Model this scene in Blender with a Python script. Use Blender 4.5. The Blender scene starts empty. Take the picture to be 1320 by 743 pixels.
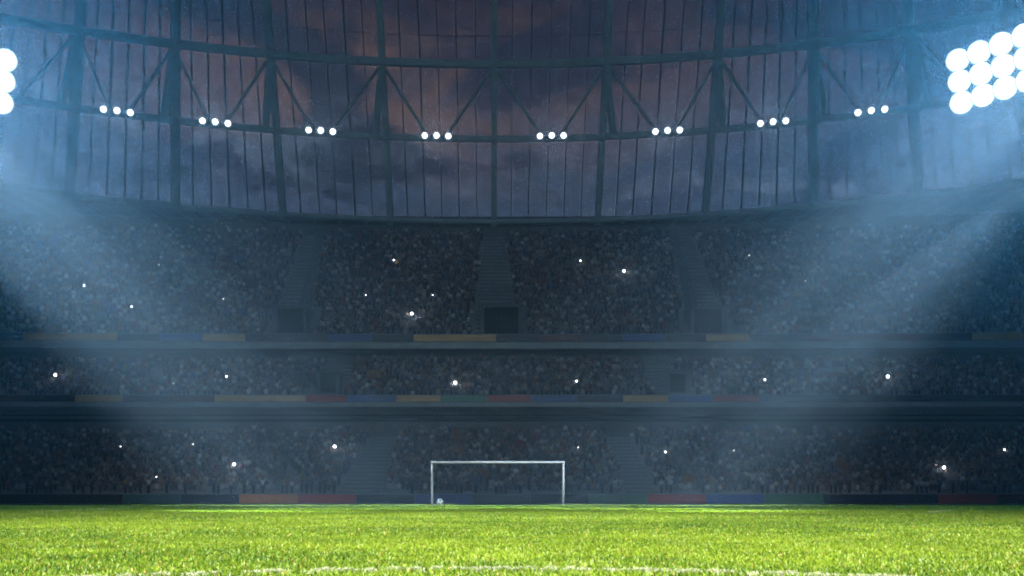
import bpy, bmesh, math, random
import numpy as np
from mathutils import Vector, Matrix

random.seed(7)
rng = np.random.default_rng(11)
SC = bpy.context.scene
COL = SC.collection

# ------------------------------------------------------------------ camera
F, YH, CXP, CH = 1300.0, 645.0, 637.0, 0.35      # focal length in photo pixels, horizon, axis, eye height
cam_d = bpy.data.cameras.new("camera")
cam = bpy.data.objects.new("camera", cam_d)
COL.objects.link(cam)
cam.location = (0, 0, CH)
cam.rotation_euler = (math.radians(90), 0, 0)
cam_d.sensor_width = 36
cam_d.lens = 36 * F / 1320
cam_d.shift_x = (660 - CXP) / 1320
cam_d.shift_y = (YH - 371.5) / 1320
cam_d.clip_start = 0.05
cam_d.clip_end = 3000
SC.camera = cam

# ------------------------------------------------------------------ view, sampling
vs = SC.view_settings
vs.view_transform = 'Standard'
vs.look = 'None'
vs.exposure = 0.0
vs.gamma = 1.0
vs.use_curve_mapping = False
cy = SC.cycles
cy.use_denoising = True
cy.denoising_input_passes = 'RGB_ALBEDO'
cy.denoising_prefilter = 'FAST'
cy.max_bounces = 6
cy.diffuse_bounces = 2
cy.glossy_bounces = 2
cy.transmission_bounces = 2
cy.volume_bounces = 0
cy.transparent_max_bounces = 16
cy.sample_clamp_indirect = 2.0
cy.sample_clamp_direct = 12.0
cy.filter_width = 1.9

# ------------------------------------------------------------------ sky: dusk, lighter low in front of the camera
W = bpy.data.worlds.new("World")
SC.world = W
W.use_nodes = True


class NT:
    """small helper for building node trees"""
    def __init__(s, tree):
        s.t = tree
        tree.nodes.clear()

    def n(s, kind, **kw):
        x = s.t.nodes.new(kind)
        for k, v in kw.items():
            setattr(x, k, v)
        return x

    def put(s, sock, v):
        if isinstance(v, bpy.types.NodeSocket):
            s.t.links.new(v, sock)
        elif v is not None:
            sock.default_value = v

    def math(s, op, a, b=None, c=None, clamp=False):
        x = s.n('ShaderNodeMath', operation=op, use_clamp=clamp)
        for i, v in enumerate((a, b, c)):
            s.put(x.inputs[i], v)
        return x.outputs[0]

    def mapr(s, v, a, b, c=0.0, d=1.0, smooth=True):
        x = s.n('ShaderNodeMapRange', interpolation_type='SMOOTHSTEP' if smooth else 'LINEAR')
        for i, q in enumerate((v, a, b, c, d)):
            s.put(x.inputs[i], q)
        return x.outputs[0]

    def mix(s, f, a, b, blend='MIX'):
        x = s.n('ShaderNodeMix', data_type='RGBA', blend_type=blend)
        s.put(x.inputs[0], f)
        s.put(x.inputs[6], a if isinstance(a, bpy.types.NodeSocket) else (*a, 1))
        s.put(x.inputs[7], b if isinstance(b, bpy.types.NodeSocket) else (*b, 1))
        return x.outputs[2]

    def noise(s, vec, scale, detail=4, rough=0.5, dist=0.0):
        x = s.n('ShaderNodeTexNoise')
        s.put(x.inputs['Vector'], vec)
        x.inputs['Scale'].default_value = scale
        x.inputs['Detail'].default_value = detail
        x.inputs['Roughness'].default_value = rough
        x.inputs['Distortion'].default_value = dist
        return x.outputs[0]


w = NT(W.node_tree)
tc = w.n('ShaderNodeTexCoord').outputs['Generated']
sep = w.n('ShaderNodeSeparateXYZ')
w.put(sep.inputs[0], tc)
dx, dy, dz = sep.outputs
scv = w.n('ShaderNodeVectorMath', operation='MULTIPLY')
w.put(scv.inputs[0], tc)
scv.inputs[1].default_value = (1.0, 1.0, 2.6)
cl1 = w.noise(scv.outputs[0], 3.2, 7, 0.58, 0.5)
cl2 = w.noise(scv.outputs[0], 8.5, 6, 0.6, 0.9)
zj = w.math('ADD', dz, w.math('MULTIPLY', w.math('SUBTRACT', cl1, 0.5), 0.10))
base = w.mix(w.mapr(zj, 0.29, 0.385), (0.080, 0.122, 0.215), (0.105, 0.078, 0.110))
base = w.mix(w.mapr(zj, 0.365, 0.45), base, (0.032, 0.026, 0.056))
base = w.mix(w.mapr(dz, 0.45, 0.95), base, (0.016, 0.017, 0.036))
# last warmth of the sunset behind the stand
gx = w.math('MULTIPLY', w.math('ADD', dx, 0.10), 4.2)
gz = w.math('MULTIPLY', w.math('SUBTRACT', dz, 0.368), 15.0)
g2 = w.math('ADD', w.math('MULTIPLY', gx, gx), w.math('MULTIPLY', gz, gz))
glow = w.math('MULTIPLY', w.math('EXPONENT', w.math('MULTIPLY', g2, -1.0)), w.mapr(cl2, 0.34, 0.62))
base = w.mix(w.math('MULTIPLY', glow, 0.85), base, (0.27, 0.135, 0.085))
# cloud banks
dark = w.mapr(cl1, 0.49, 0.56)
base = w.mix(w.math('MULTIPLY', dark, 0.90), base, (0.026, 0.030, 0.062))
lite = w.math('MULTIPLY', w.mapr(cl2, 0.51, 0.66), w.math('MULTIPLY', w.mapr(dz, 0.41, 0.29), w.mapr(w.math('ABSOLUTE', dx), 0.08, 0.36, 0.25, 1.0)))
base = w.mix(w.math('MULTIPLY', lite, 0.95), base, (0.25, 0.33, 0.47))
# the side away from the sunset is already night
front = w.mapr(dy, -0.5, 0.85, 0.16, 1.0)
skyn = w.n('ShaderNodeTexSky', sky_type='NISHITA')
skyn.sun_disc = False
skyn.sun_elevation = math.radians(-4.0)
skyn.sun_rotation = math.radians(-8.0)
nish = w.mix(1.0, skyn.outputs[0], (0.05, 0.05, 0.05), 'MULTIPLY')
tot = w.mix(1.0, w.mix(1.0, base, nish, 'ADD'), (1, 1, 1), 'MULTIPLY')
below = w.mapr(dz, -0.02, 0.03)
bg = w.n('ShaderNodeBackground')
w.put(bg.inputs[0], tot)
w.put(bg.inputs[1], w.math('MULTIPLY', w.math('MULTIPLY', front, below), 0.63))
out = w.n('ShaderNodeOutputWorld')
w.t.links.new(bg.outputs[0], out.inputs[0])

# ------------------------------------------------------------------ haze air
HAZE_DENSITY = 0.0012


# ------------------------------------------------------------------ materials
def new_mat(name):
    m = bpy.data.materials.new(name)
    m.use_nodes = True
    return m, NT(m.node_tree)


def surf(name, c, c2=None, scale=3.0, rough=0.7, metal=0.0, bump=0.0, spec=0.4):
    """painted or mineral surface with blotchy wear"""
    m, t = new_mat(name)
    if c2 is None:
        c2 = tuple(v * 0.7 for v in c)
    co = t.n('ShaderNodeTexCoord').outputs['Object']
    a = t.noise(co, scale, 6, 0.62, 0.3)
    b = t.noise(co, scale * 9, 3, 0.5)
    f = t.math('ADD', t.mapr(a, 0.32, 0.68), t.math('MULTIPLY', t.math('SUBTRACT', b, 0.5), 0.5), clamp=True)
    p = t.n('ShaderNodeBsdfPrincipled')
    t.put(p.inputs['Base Color'], t.mix(f, c2, c))
    t.put(p.inputs['Roughness'], t.mapr(a, 0.3, 0.7, rough * 0.85, min(1, rough * 1.15)))
    p.inputs['Metallic'].default_value = metal
    p.inputs['Specular IOR Level'].default_value = spec
    if bump:
        bp = t.n('ShaderNodeBump')
        bp.inputs['Strength'].default_value = bump
        bp.inputs['Distance'].default_value = 0.05
        t.put(bp.inputs['Height'], b)
        t.put(p.inputs['Normal'], bp.outputs[0])
    o = t.n('ShaderNodeOutputMaterial')
    t.t.links.new(p.outputs[0], o.inputs[0])
    return m


def emit(name, c, s):
    m, t = new_mat(name)
    e = t.n('ShaderNodeEmission')
    e.inputs[0].default_value = (*c, 1)
    e.inputs[1].default_value = s
    o = t.n('ShaderNodeOutputMaterial')
    t.t.links.new(e.outputs[0], o.inputs[0])
    m.cycles.emission_sampling = 'NONE'     # the lamp object beside each lens carries its light
    return m


def lens(name, core, rim, r, s_core, s_rim, fall):
    """lamp face: hot filament in the middle of a dimmer reflector"""
    m, t = new_mat(name)
    co = t.n('ShaderNodeTexCoord').outputs['Object']
    ln = t.n('ShaderNodeVectorMath', operation='LENGTH')
    t.put(ln.inputs[0], co)
    f = t.mapr(ln.outputs['Value'], 0.30 * r, 0.93 * r)
    e = t.n('ShaderNodeEmission')
    t.put(e.inputs[0], t.mix(f, core, rim))
    t.put(e.inputs[1], t.math('ADD', t.math('MULTIPLY', t.math('POWER', t.math('SUBTRACT', 1.0, f), fall), s_core), s_rim))
    o = t.n('ShaderNodeOutputMaterial')
    t.t.links.new(e.outputs[0], o.inputs[0])
    m.cycles.emission_sampling = 'NONE'
    return m


def glass_mat():
    m, t = new_mat("roof_glass")
    co = t.n('ShaderNodeTexCoord').outputs['Object']
    dirt = t.mapr(t.noise(co, 0.5, 5, 0.6), 0.35, 0.7, 0.80, 0.94)
    tr = t.n('ShaderNodeBsdfTransparent')
    cc = t.n('ShaderNodeCombineColor')
    for i, k in enumerate((0.97, 0.985, 1.0)):
        t.put(cc.inputs[i], t.math('MULTIPLY', dirt, k))
    t.put(tr.inputs[0], cc.outputs[0])
    gl = t.n('ShaderNodeBsdfGlossy')
    gl.inputs['Roughness'].default_value = 0.12
    fr = t.n('ShaderNodeFresnel')
    fr.inputs[0].default_value = 1.3
    mx = t.n('ShaderNodeMixShader')
    t.put(mx.inputs[0], t.math('MULTIPLY', fr.outputs[0], 0.5))
    t.t.links.new(tr.outputs[0], mx.inputs[1])
    t.t.links.new(gl.outputs[0], mx.inputs[2])
    o = t.n('ShaderNodeOutputMaterial')
    t.t.links.new(mx.outputs[0], o.inputs[0])
    return m


def blade_mat(name, trans):
    m, t = new_mat(name)
    at = t.n('ShaderNodeAttribute', attribute_name='tint').outputs['Color']
    d = t.n('ShaderNodeBsdfDiffuse')
    t.put(d.inputs[0], at)
    tl = t.n('ShaderNodeBsdfTranslucent')
    t.put(tl.inputs[0], t.mix(1.0, at, (1.15, 1.1, 0.7), 'MULTIPLY'))
    mx = t.n('ShaderNodeMixShader')
    mx.inputs[0].default_value = trans
    t.t.links.new(d.outputs[0], mx.inputs[1])
    t.t.links.new(tl.outputs[0], mx.inputs[2])
    gl = t.n('ShaderNodeBsdfGlossy')
    gl.inputs['Roughness'].default_value = 0.45
    gl.inputs[0].default_value = (0.9, 1.0, 0.8, 1)
    m2 = t.n('ShaderNodeMixShader')
    m2.inputs[0].default_value = 0.025
    t.t.links.new(mx.outputs[0], m2.inputs[1])
    t.t.links.new(gl.outputs[0], m2.inputs[2])
    o = t.n('ShaderNodeOutputMaterial')
    t.t.links.new(m2.outputs[0], o.inputs[0])
    return m


def attr_mat(name):
    m, t = new_mat(name)
    at = t.n('ShaderNodeAttribute', attribute_name='tint').outputs['Color']
    p = t.n('ShaderNodeBsdfPrincipled')
    t.put(p.inputs['Base Color'], at)
    p.inputs['Roughness'].default_value = 0.85
    p.inputs['Specular IOR Level'].default_value = 0.2
    o = t.n('ShaderNodeOutputMaterial')
    t.t.links.new(p.outputs[0], o.inputs[0])
    return m


def turf_mat():
    m, t = new_mat("turf")
    co = t.n('ShaderNodeTexCoord').outputs['Object']
    a = t.noise(co, 1.3, 6, 0.65, 0.4)
    b = t.noise(co, 26.0, 5, 0.7)
    c = t.noise(co, 0.12, 3, 0.5)
    col = t.mix(t.mapr(b, 0.36, 0.64), (0.014, 0.030, 0.005), (0.135, 0.200, 0.020))
    col = t.mix(t.math('MULTIPLY', t.mapr(a, 0.45, 0.7), 0.45), col, (0.150, 0.190, 0.022))
    col = t.mix(t.math('MULTIPLY', t.mapr(c, 0.42, 0.62), 0.35), col, (0.055, 0.110, 0.014))
    p = t.n('ShaderNodeBsdfPrincipled')
    t.put(p.inputs['Base Color'], col)
    p.inputs['Roughness'].default_value = 0.9
    p.inputs['Specular IOR Level'].default_value = 0.15
    bp = t.n('ShaderNodeBump')
    bp.inputs['Strength'].default_value = 0.8
    bp.inputs['Distance'].default_value = 0.03
    t.put(bp.inputs['Height'], b)
    t.put(p.inputs['Normal'], bp.outputs[0])
    o = t.n('ShaderNodeOutputMaterial')
    t.t.links.new(p.outputs[0], o.inputs[0])
    return m


M = dict(
    ground=surf("ground_asphalt", (0.055, 0.055, 0.055), rough=0.9, scale=0.6),
    turf=turf_mat(),
    grass=blade_mat("grass_blade", 0.36),
    line=surf("white_line_paint", (0.75, 0.77, 0.72), (0.50, 0.54, 0.42), scale=6, rough=0.9),
    lineblade=blade_mat("painted_blade", 0.25),
    concrete=surf("concrete", (0.24, 0.27, 0.29), (0.15, 0.175, 0.195), scale=0.35, rough=0.9, bump=0.2),
    stair=surf("stair_concrete", (0.14, 0.175, 0.205), (0.10, 0.125, 0.15), scale=0.5, rough=0.85),
    wallp=surf("back_wall", (0.16, 0.18, 0.19), (0.10, 0.115, 0.125), scale=0.25, rough=0.9),
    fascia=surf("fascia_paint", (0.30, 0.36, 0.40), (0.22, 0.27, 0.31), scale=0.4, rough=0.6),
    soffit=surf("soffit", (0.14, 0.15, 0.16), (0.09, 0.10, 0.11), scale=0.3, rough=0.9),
    dark=surf("doorway_shade_and_rail", (0.022, 0.022, 0.02), (0.014, 0.014, 0.014), scale=1, rough=0.9),  # shade of the doorway openings put into the colour; also wall rails
    steel=surf("painted_steel", (0.24, 0.36, 0.42), (0.17, 0.27, 0.33), scale=0.5, rough=0.55),
    mullion=surf("mullion_steel", (0.022, 0.024, 0.04), (0.014, 0.015, 0.026), scale=1.5, rough=0.6),
    panel=surf("gallery_panel", (0.22, 0.27, 0.34), (0.15, 0.19, 0.25), scale=0.4, rough=0.6),
    housing=surf("lamp_housing", (0.18, 0.19, 0.21), (0.10, 0.11, 0.12), scale=4, rough=0.5, metal=0.6),
    goal=surf("goal_paint", (0.30, 0.31, 0.32), (0.24, 0.25, 0.26), scale=3, rough=0.45),
    ball=surf("ball_white", (0.82, 0.82, 0.82), (0.70, 0.70, 0.70), scale=9, rough=0.4),
    ballk=surf("ball_black", (0.025, 0.025, 0.03), scale=9, rough=0.4),
    camera_body=surf("camera_black", (0.02, 0.02, 0.022), scale=20, rough=0.5),
    crowd=attr_mat("crowd_cloth"),
    glass=glass_mat(),
    lens_big=lens("floodlight_lens", (0.85, 0.94, 1.0), (0.62, 0.86, 1.0), 0.69, 40.0, 2.2, 1.0),
    lens_small=lens("roof_lamp_lens", (0.9, 0.95, 1.0), (0.60, 0.78, 1.0), 0.50, 40.0, 0.45, 3.5),
    flash=emit("flash_tube", (0.93, 0.97, 1.0), 60.0),
)
BOARD = dict(
    black=(0.012, 0.013, 0.014), teal=(0.04, 0.13, 0.16), navy=(0.016, 0.024, 0.065), orange=(0.50, 0.21, 0.07),
    red=(0.34, 0.04, 0.045), blue=(0.04, 0.10, 0.34), slate=(0.050, 0.070, 0.10), green=(0.05, 0.20, 0.14),
    ochre=(0.55, 0.36, 0.15), maroon=(0.10, 0.028, 0.026))
FM = {k: surf('flag_' + k, v, rough=0.9) for k, v in dict(orange=(0.24, 0.11, 0.05), ochre=(0.34, 0.24, 0.13), red=(0.17, 0.03, 0.03)).items()}
BM = {k: surf("board_" + k, v, tuple(q * 0.8 for q in v), scale=0.5, rough=0.45) for k, v in BOARD.items()}


# ------------------------------------------------------------------ mesh helpers
class MB:
    def __init__(s):
        s.v, s.f = [], []

    def add(s, vs, fs):
        o = len(s.v)
        s.v += [tuple(q) for q in vs]
        s.f += [tuple(i + o for i in f) for f in fs]
        return s

    def box(s, x0, x1, y0, y1, z0, z1):
        return s.add([(x0, y0, z0), (x1, y0, z0), (x1, y1, z0), (x0, y1, z0), (x0, y0, z1), (x1, y0, z1), (x1, y1, z1), (x0, y1, z1)],
                     [(0, 3, 2, 1), (4, 5, 6, 7), (0, 1, 5, 4), (1, 2, 6, 5), (2, 3, 7, 6), (3, 0, 4, 7)])

    def path(s, pts, wx, wy, up=(0, 0, 1)):
        """square-section bar along a list of points; wx sideways, wy along `up`"""
        pts = [Vector(p) for p in pts]
        rings = []
        for i, p in enumerate(pts):
            a = pts[max(0, i - 1)]
            b = pts[min(len(pts) - 1, i + 1)]
            d = (b - a).normalized()
            u = Vector(up)
            sd = d.cross(u).normalized()
            u2 = sd.cross(d).normalized()
            rings.append([p + sd * sx * wx / 2 + u2 * sy * wy / 2 for sx, sy in ((-1, -1), (1, -1), (1, 1), (-1, 1))])
        vs = [q for r in rings for q in r]
        fs = []
        for i in range(len(pts) - 1):
            for k in range(4):
                a, b = i * 4 + k, i * 4 + (k + 1) % 4
                fs.append((a, b, b + 4, a + 4))
        n = (len(pts) - 1) * 4
        fs += [(3, 2, 1, 0), (n, n + 1, n + 2, n + 3)]
        return s.add(vs, fs)

    def tube(s, a, b, r0, r1=None, n=12, cap=True):
        a, b = Vector(a), Vector(b)
        r1 = r0 if r1 is None else r1
        d = (b - a).normalized()
        u = d.orthogonal().normalized()
        v = d.cross(u)
        vs = []
        for p, r in ((a, r0), (b, r1)):
            for k in range(n):
                t = 2 * math.pi * k / n
                vs.append(p + (u * math.cos(t) + v * math.sin(t)) * r)
        fs = [(k, (k + 1) % n, n + (k + 1) % n, n + k) for k in range(n)]
        if cap:
            fs += [tuple(range(n - 1, -1, -1)), tuple(range(n, 2 * n))]
        return s.add(vs, fs)

    def strip(s, a, b):
        """sheet between two equally long point lists"""
        n = len(a)
        return s.add(list(a) + list(b), [(i, i + 1, n + i + 1, n + i) for i in range(n - 1)])

    def mesh(s, name):
        me = bpy.data.meshes.new(name)
        me.from_pydata(s.v, [], s.f)
        bm = bmesh.new()
        bm.from_mesh(me)
        bmesh.ops.recalc_face_normals(bm, faces=bm.faces)
        bm.to_mesh(me)
        bm.free()
        return me

    def build(s, name, m, parent=None, kind=None, smooth=False):
        me = s.mesh(name)
        me.materials.append(m)
        if smooth:
            me.shade_smooth()
        return link(name, me, parent, kind)


def link(name, me, parent=None, kind=None):
    o = bpy.data.objects.new(name, me)
    COL.objects.link(o)
    if parent is not None:
        o.parent = parent
        # children are modelled in world coordinates: undo the parent's placement
        o.matrix_parent_inverse = world_of(parent).inverted()
    if kind:
        o['kind'] = kind
    return o


def world_of(o):
    m = o.matrix_basis.copy()
    p = o
    while p.parent is not None:
        m = p.parent.matrix_basis @ p.matrix_parent_inverse @ m if False else m
        p = p.parent
    return m if o.parent is None else world_of(o.parent) @ o.matrix_parent_inverse @ o.matrix_basis


def thing(name, label, cat, loc=(0, 0, 0), group=None):
    o = bpy.data.objects.new(name, None)
    o.empty_display_size = 0.5
    COL.objects.link(o)
    o.location = loc
    o['label'] = label
    o['category'] = cat
    if group:
        o['group'] = group
    return o


def tag(o, label, cat, group=None):
    o['label'] = label
    o['category'] = cat
    if group:
        o['group'] = group
    return o


def fast_mesh(name, verts, faces_list, tint=None, mat=None):
    """verts (N,3); faces_list: arrays (n,3) or (n,4); tint per vertex (N,3)"""
    me = bpy.data.meshes.new(name)
    loops = np.concatenate([f.ravel() for f in faces_list]).astype(np.int32)
    sizes = np.concatenate([np.full(len(f), f.shape[1], np.int32) for f in faces_list])
    starts = np.concatenate([[0], np.cumsum(sizes)[:-1]]).astype(np.int32)
    me.vertices.add(len(verts))
    me.vertices.foreach_set('co', verts.astype(np.float32).ravel())
    me.loops.add(len(loops))
    me.loops.foreach_set('vertex_index', loops)
    me.polygons.add(len(sizes))
    me.polygons.foreach_set('loop_start', starts)
    me.polygons.foreach_set('loop_total', sizes)
    me.update(calc_edges=True)
    if tint is not None:
        a = me.color_attributes.new('tint', 'FLOAT_COLOR', 'POINT')
        c = np.ones((len(verts), 4), np.float32)
        c[:, :3] = tint
        a.data.foreach_set('color', c.ravel())
    if mat:
        me.materials.append(mat)
    return me


def ray(px, py):
    """direction through a photo pixel, with unit depth"""
    return Vector(((px - CXP) / F, 1.0, (YH - py) / F))


# ------------------------------------------------------------------ big lamps (lights of the two floodlight banks and the added rear fill)
def spot(loc, aim, power, cone, blend, color, radius=0.5, name="floodlight_beam"):
    d = bpy.data.lights.new(name, 'SPOT')
    d.energy = power
    d.spot_size = math.radians(cone)
    d.spot_blend = blend
    d.color = color
    d.shadow_soft_size = radius
    o = bpy.data.objects.new(name, d)
    COL.objects.link(o)
    o.location = loc
    o.rotation_euler = (Vector(aim) - Vector(loc)).to_track_quat('-Z', 'Y').to_euler()
    return o


def beam(loc, aim, power, wide, spread, color):
    """collimated beam of one group of reflectors: a disc lamp with a small spread"""
    d = bpy.data.lights.new('floodlight_beam', 'AREA')
    d.shape = 'DISK'
    d.size = wide
    d.energy = power
    d.color = color
    d.spread = math.radians(spread)
    o = bpy.data.objects.new('floodlight_beam', d)
    COL.objects.link(o)
    o.location = loc
    o.rotation_euler = (Vector(aim) - Vector(loc)).to_track_quat('-Z', 'Y').to_euler()
    return o


def point(loc, power, color, radius=0.4, name="lamp_light"):
    d = bpy.data.lights.new(name, 'POINT')
    d.energy = power
    d.color = color
    d.shadow_soft_size = radius
    o = bpy.data.objects.new(name, d)
    COL.objects.link(o)
    o.location = loc
    return o


COOL = (0.78, 0.90, 1.0)
ADDED_REAR_POWER = 600e3  # added rear lamps that brighten the near grass
ADDED_FAR_POWER = 250e3
STAND_FILL_POWER = 46e3
WHITE = (1.0, 0.97, 0.86)
BEAM_POWER = 3.3e3
HALO_POWER = 33e3
BLUE = (0.11, 0.60, 1.0)
for sg, bx in ((1, 30.0), (-1, -31.6)):
    src = Vector((bx - sg * 1.9, 57.6, 25.2))
    # narrow beams, one per aimed lamp
    outer = Vector((bx + sg * 2.7, 53.0, 25.4))      # the outer columns of the bank
    for sl, ay, wd, k in ((0.285, 30, 2.4, 0.5), (0.26, 66, 3.6, 1.0), (0.19, 38, 3.2, 1.5), (0.15, 78, 4.0, 1.5),
                           (0.08, 44, 3.0, 1.2), (0.02, 64, 4.6, 1.5), (-0.09, 56, 4.6, 1.3), (-0.20, 70, 4.6, 1.0)):
        q = random.uniform(-2.4, 2.4)
        beam(outer + Vector((sg * q * 0.58, -q * 0.81, random.uniform(-1.6, 1.6))), (sg * (sl - 0.045) * ay, ay, 0), BEAM_POWER * k, wd * 1.45, 3.0, COOL)
    spot(src + Vector((0, -0.3, 0)), (0, 20, 2), HALO_POWER, 165, 0.25, BLUE, 1.0, 'floodlight_spill')

    # fill from an added, unseen pair of banks behind the camera
    rear = Vector((sg * 28.3, -39.4, 25.2))
    spot(rear, (sg * 1.5, 9, 0), ADDED_REAR_POWER, 20, 0.9, WHITE, 0.8, 'added_rear_fill')
    spot(rear + Vector((0, 0.6, 0.8)), (-sg * 5, 42, 0), ADDED_FAR_POWER, 20, 0.8, WHITE, 0.8, 'added_rear_far_fill')
    spot(rear + Vector((0, 0.6, -0.8)), (sg * 1, 120, 25), STAND_FILL_POWER, 44, 1.0, COOL, 0.8, 'added_stand_fill')  # added fill for the crowd and roof steel

# ------------------------------------------------------------------ ground and pitch
MB().add([(-190, -120, 0), (190, -120, 0), (190, 230, 0), (-190, 230, 0)], [(0, 1, 2, 3)]).build('ground', M['ground'], kind='structure')
pm = MB()
nx, ny = 60, 60
for j in range(ny + 1):
    for i in range(nx + 1):
        pm.v.append((-70 + 140 * i / nx, -40 + 144.6 * j / ny, 0.006))
for j in range(ny):
    for i in range(nx):
        a = j * (nx + 1) + i
        pm.f.append((a, a + 1, a + nx + 2, a + nx + 1))
pm.build('pitch', M['turf'], kind='structure')

# arc of a painted line close to the camera, with straight lines further off
ARC_C, ARC_R, ARC_W = Vector((-0.02, 1.88)), 2.9, 0.024


def line_mesh(pts, wd, z):
    a, b = [], []
    for i, p in enumerate(pts):
        p = Vector(p)
        q = (Vector(pts[min(i + 1, len(pts) - 1)]) - Vector(pts[max(i - 1, 0)])).normalized()
        s = Vector((-q.y, q.x)) * wd / 2
        a.append((p.x + s.x, p.y + s.y, z))
        b.append((p.x - s.x, p.y - s.y, z))
    return MB().strip(a, b)


arc = [(ARC_C.x + ARC_R * math.sin(t), ARC_C.y + ARC_R * math.cos(t)) for t in np.linspace(-1.0, 1.0, 40)]
line_mesh(arc, ARC_W, 0.010).build('pitch_line', M['line'], kind='structure')
line_mesh([(-12.6, 27.5), (-16.5, 47)], 0.14, 0.012).build('pitch_line', M['line'], kind='structure')
line_mesh([(11.6, 27.0), (16.6, 36)], 0.14, 0.012).build('pitch_line', M['line'], kind='structure')
line_mesh([(-36, 60.0), (36, 60.0)], 0.12, 0.014).build('pitch_line', M['line'], kind='structure')


def fnoise(x, y, s, seed):
    """cheap smooth noise for clumping"""
    r = np.random.default_rng(seed)
    g = r.random((256, 256))
    u, v = x * s, y * s
    i, j = np.floor(u).astype(int), np.floor(v).astype(int)
    fu, fv = u - i, v - j
    fu, fv = fu * fu * (3 - 2 * fu), fv * fv * (3 - 2 * fv)
    G = lambda a, b: g[a % 256, b % 256]
    return (G(i, j) * (1 - fu) + G(i + 1, j) * fu) * (1 - fv) + (G(i, j + 1) * (1 - fu) + G(i + 1, j + 1) * fu) * fv


def scatter(y0, y1, dens, margin=1.2):
    hw = lambda y: 0.545 * y + margin
    area = (0.545 * (y1 ** 2 - y0 ** 2)) + 2 * margin * (y1 - y0)
    n = int(area * dens)
    y = np.sqrt(rng.random(int(n * 1.35)) * (y1 ** 2 - y0 ** 2) + y0 ** 2)
    x = (rng.random(len(y)) * 2 - 1) * hw(y)
    return x[:n], y[:n]


def blades(x, y, hmean, wmean, tall):
    n = len(x)
    cl = fnoise(x, y, 22.0, 3) * 0.6 + fnoise(x, y, 60.0, 4) * 0.4
    keep = rng.random(n) < np.clip((cl - 0.34) * 4.2, 0.04, 1)
    x, y, cl = x[keep], y[keep], cl[keep]
    n = len(x)
    h = hmean * (0.55 + 0.8 * cl) * rng.uniform(0.6, 1.25, n)
    wd = wmean * rng.uniform(0.6, 1.3, n)
    th = rng.uniform(0, 2 * np.pi, n)
    ln = rng.uniform(0.15, 0.95, n) * h
    ca, sa = np.cos(th), np.sin(th)
    ph = th + np.pi / 2 + rng.normal(0, 0.5, n)
    px, py = np.cos(ph), np.sin(ph)
    z0 = np.full(n, 0.004)
    if tall:
        V = np.zeros((n, 5, 3))
        for k, (sw, fl, fz) in enumerate(((-0.5, 0, 0), (0.5, 0, 0), (-0.42, 0.35, 0.62), (0.42, 0.35, 0.62), (0, 1, 0.95))):
            V[:, k, 0] = x + ca * ln * fl + px * wd * sw
            V[:, k, 1] = y + sa * ln * fl + py * wd * sw
            V[:, k, 2] = z0 + h * fz
        b = np.arange(n)[:, None] * 5
        fs = [b + np.array([[0, 1, 3, 2]]), b + np.array([[2, 3, 4]])]
    else:
        V = np.zeros((n, 3, 3))
        for k, (sw, fl, fz) in enumerate(((-0.5, 0, 0), (0.5, 0, 0), (0, 1, 1.0))):
            V[:, k, 0] = x + ca * ln * fl + px * wd * sw
            V[:, k, 1] = y + sa * ln * fl + py * wd * sw
            V[:, k, 2] = z0 + h * fz
        b = np.arange(n)[:, None] * 3
        fs = [b + np.array([[0, 1, 2]])]
    return x, y, V, fs


def grass_colour(x, y):
    n = len(x)
    big = fnoise(x, y, 0.55, 8) * 0.5 + fnoise(x, y, 2.3, 9) * 0.5
    t = np.clip(rng.normal(0.5, 0.28, n) + (big - 0.5) * 1.1, 0, 1)[:, None]
    a = np.array([[0.034, 0.088, 0.006]])
    b = np.array([[0.180, 0.265, 0.016]])
    c = a * (1 - t) + b * t
    dry = rng.random(n) < 0.05
    c[dry] = np.array([0.30, 0.25, 0.06]) * rng.uniform(0.7, 1.1, (dry.sum(), 1))
    return c * rng.uniform(0.75, 1.2, (n, 1))


Vs, Fs, Ts, off = [], [], [], 0
WV, WF, WT, woff = [], [], [], 0
for y0, y1, dens, hm, wm, tall in ((3.2, 9.0, 6800, 0.030, 0.0092, True), (9.0, 17.0, 2400, 0.032, 0.0125, True),
                                   (17.0, 34.0, 520, 0.036, 0.024, False), (34.0, 58.0, 110, 0.04, 0.05, False)):
    x, y = scatter(y0, y1, dens)
    x, y, V, fs = blades(x, y, hm, wm, tall)
    c = grass_colour(x, y)
    r = np.hypot(x - ARC_C.x, y - ARC_C.y)
    on = (np.abs(r - ARC_R) < ARC_W / 2) & (np.abs(x) < 2.6) & (y > 3.2)
    on &= rng.random(len(x)) < 0.5
    for (xa, ya), (xb, yb) in (((-12.6, 27.5), (-16.5, 47)), ((11.6, 27.0), (16.6, 36)), ((-36, 60), (36, 60))):
        d = np.hypot(xb - xa, yb - ya)
        tt = ((x - xa) * (xb - xa) + (y - ya) * (yb - ya)) / d
        pp = np.abs((x - xa) * (yb - ya) - (y - ya) * (xb - xa)) / d
        on |= (pp < 0.10) & (tt > 0) & (tt < d) & (rng.random(len(x)) < 0.5)
    c[on] = np.array([0.46, 0.50, 0.34]) * rng.uniform(0.75, 1.1, (on.sum(), 1))
    k = V.shape[1]
    Vs.append(V.reshape(-1, 3))
    Fs += [f + off for f in fs]
    Ts.append(np.repeat(c, k, axis=0))
    off += len(x) * k
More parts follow.
